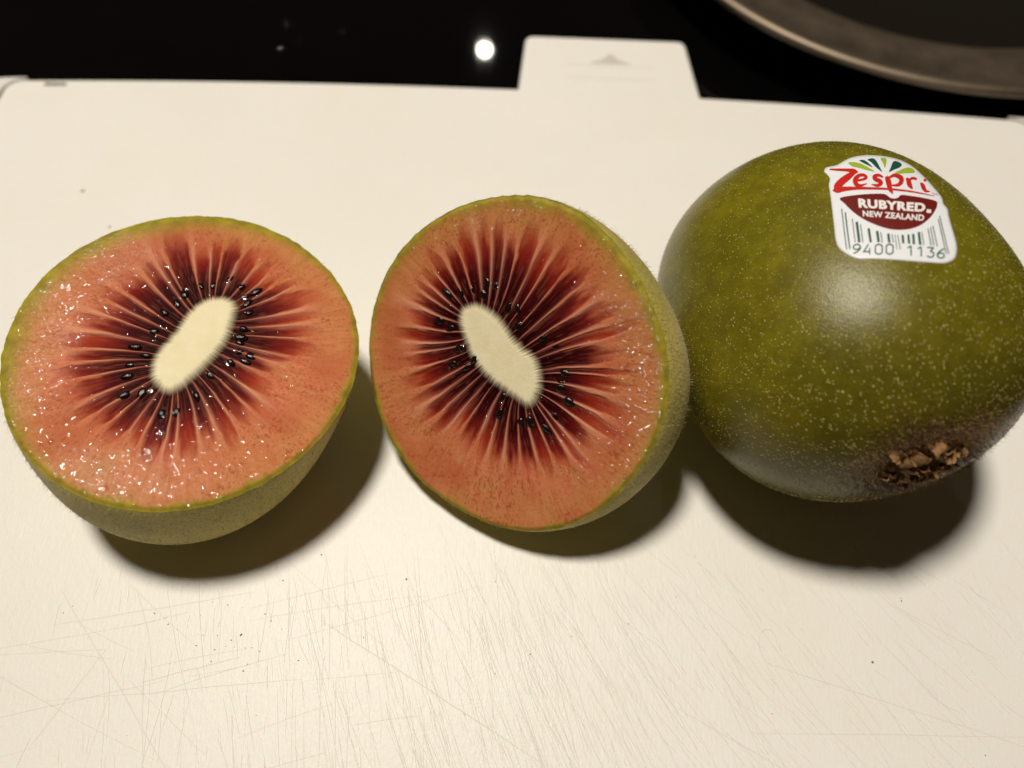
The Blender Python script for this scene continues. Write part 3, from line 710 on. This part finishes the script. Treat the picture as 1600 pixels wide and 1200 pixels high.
def text(name, body, quad, mat, off, bold=0.0):
    """quad: lower-left, lower-right, upper-right, upper-left of the cap-height box in plan coordinates"""
    cu = bpy.data.curves.new('lettering', 'FONT'); cu.body = body; cu.size = 1.0; cu.offset = bold; cu.resolution_u = 4; cu.space_character = 1.0 + bold * 2
    ob = bpy.data.objects.new('lettering', cu); COL.objects.link(ob)
    bpy.context.view_layer.update()
    me = bpy.data.meshes.new_from_object(ob.evaluated_get(bpy.context.evaluated_depsgraph_get()))
    V = np.array([v.co[:2] for v in me.vertices]); F = [list(p.vertices) for p in me.polygons]
    bpy.data.objects.remove(ob); bpy.data.curves.remove(cu); bpy.data.meshes.remove(me)
    mn, mx = V.min(0), V.max(0); q = (V - mn) / (mx - mn); a, b, c, d = [np.array(p, float) for p in quad]
    u, v = q[:, :1], q[:, 1:]; P = a * (1 - u) * (1 - v) + b * u * (1 - v) + c * u * v + d * (1 - u) * v
    return print_mesh(name, P, F, mat, off)

O1, O2 = .0105, .0130
for pts, m in (([(345, 165), (400, 160), (470, 175), (540, 210), (605, 250), (540, 240), (450, 215), (385, 200)], GREEN_L), ([(455, 145), (500, 140), (545, 170), (585, 210), (540, 190)], GREEN_D),
               ([(535, 135), (585, 122), (620, 145), (650, 200), (678, 255), (620, 210), (570, 160)], GREEN_D), ([(665, 125), (695, 118), (722, 130), (718, 180), (705, 218), (690, 175)], GREEN_L),
               ([(790, 155), (835, 155), (873, 185), (850, 215), (800, 235), (748, 258), (765, 210)], GREEN_D), ([(790, 275), (860, 240), (930, 215), (980, 228), (1000, 265), (920, 272), (850, 275)], GREEN_L)):
    poly('printed_leaf', pts, m, O1)
strokes('red_lettering', [
    [(160, 231, 12), (240, 235, 24), (330, 238, 30), (400, 246, 40), (440, 262, 18)],
    [(418, 250, 34), (350, 300, 62), (285, 350, 72), (240, 400, 72), (222, 440, 40)],
    [(192, 440, 14), (240, 437, 58), (300, 426, 48), (450, 416, 30), (700, 420, 22), (900, 440, 18), (1050, 465, 13), (1195, 495, 5)],
    [(402, 342, 22), (470, 334, 24), (524, 312, 28), (500, 287, 30), (452, 291, 36), (416, 330, 48), (424, 374, 44), (465, 389, 30), (532, 370, 8)],
    [(690, 308, 16), (645, 288, 30), (604, 300, 38), (616, 326, 42), (658, 345, 42), (668, 370, 38), (630, 387, 30), (574, 376, 8)],
    [(722, 300, 34), (742, 350, 54), (756, 410, 46), (768, 440, 34), (788, 472, 6)],
    [(742, 316, 20), (800, 291, 34), (858, 312, 46), (868, 350, 46), (838, 384, 34), (772, 388, 12)],
    [(918, 318, 18), (936, 345, 42), (950, 385, 46), (978, 424, 14)], [(940, 352, 16), (972, 322, 26), (1020, 330, 22)],
    [(1056, 366, 16), (1076, 390, 40), (1090, 420, 40), (1112, 446, 26), (1152, 452, 5)], [(1086, 338, 14), (1102, 340, 30), (1116, 346, 12)]], RED, O1)
text('trade_letters', 'TM', [(1168, 480), (1222, 494), (1224, 474), (1170, 460)], RED, O1)
poly('maroon_field', [(262, 515), (400, 487), (560, 472), (690, 470), (735, 490), (762, 510), (800, 517), (838, 507), (866, 482), (950, 490), (1100, 515), (1210, 545), (1222, 585), (1200, 640), (1150, 710), (1060, 780), (950, 820), (830, 830), (720, 815), (600, 775), (480, 715), (380, 640), (310, 570)], MAROON, O1)
text('variety_name', 'RUBYRED', [(448, 612), (1100, 654), (1108, 566), (440, 520)], WHITE_P, O2, .050)
poly('full_stop', [(1118, 626), (1162, 630), (1160, 664), (1116, 660)], WHITE_P, O2, False)
text('country_name', 'NEW ZEALAND', [(488, 700), (1090, 742), (1096, 680), (484, 640)], WHITE_P, O2, .035)
for x0, y0, x1, y1, wd in ((280, 620, 330, 1020, 10), (315, 655, 362, 1015, 13), (385, 720, 415, 950, 8), (428, 750, 455, 950, 25), (465, 775, 490, 950, 9), (545, 815, 567, 950, 23), (628, 842, 645, 950, 25), (665, 855, 680, 955, 9),
                           (738, 868, 750, 955, 24), (775, 875, 790, 955, 9), (805, 880, 825, 1020, 7), (832, 880, 858, 1022, 8), (880, 880, 888, 960, 23), (937, 875, 945, 965, 22), (985, 868, 992, 970, 23), (1040, 850, 1055, 975, 24),
                           (1070, 848, 1090, 978, 8), (1130, 815, 1162, 980, 9), (1155, 800, 1190, 985, 9), (1178, 785, 1222, 990, 9), (1232, 720, 1310, 1060, 9), (1245, 690, 1335, 1065, 9)):
    strokes('barcode_bar', [[(x0, y0, wd), (x1, y1, wd)]], GREEN_D, O1)
def digit(ch, x, y, sx, sy, tilt):
    """open single-stroke figures; x, y is the foot of the figure"""
    G = {'9': [[(.05, .05), (.55, .28), (.92, .62), (.80, .94), (.45, 1.0), (.10, .86), (.12, .58), (.45, .48), (.86, .66)]],
         '4': [[(.72, 0), (.72, .62)], [(.72, .28), (.02, .28), (.02, .30), (.55, 1.0)]], '0': [[(.5, 0), (.12, .16), (.08, .5), (.12, .84), (.5, 1), (.88, .84), (.92, .5), (.88, .16), (.5, 0)]],
         '1': [[(.60, 0), (.60, .98)], [(.60, .98), (.18, .76)]], '3': [[(.08, .96), (.85, .97), (.50, .62), (.86, .46), (.82, .12), (.45, 0), (.05, .10)]],
         '6': [[(.92, .96), (.40, .70), (.08, .34), (.22, .06), (.55, 0), (.90, .14), (.86, .42), (.52, .52), (.14, .36)]]}[ch]
    return [[(x + px * sx, y + tilt * px * sx - py * sy + .10 * py * 0, 13) for px, py in ln] for ln in G]
for k, ch in enumerate('9400'): strokes('sticker_number', digit(ch, 392 + 107 * k, 1068, 80, 98, .0), GREEN_D, O1)
for k, ch in enumerate('1136'): strokes('sticker_number', digit(ch, 916 + 100 * k, 1080 + 8 * k, 80, 98, .06), GREEN_D, O1)
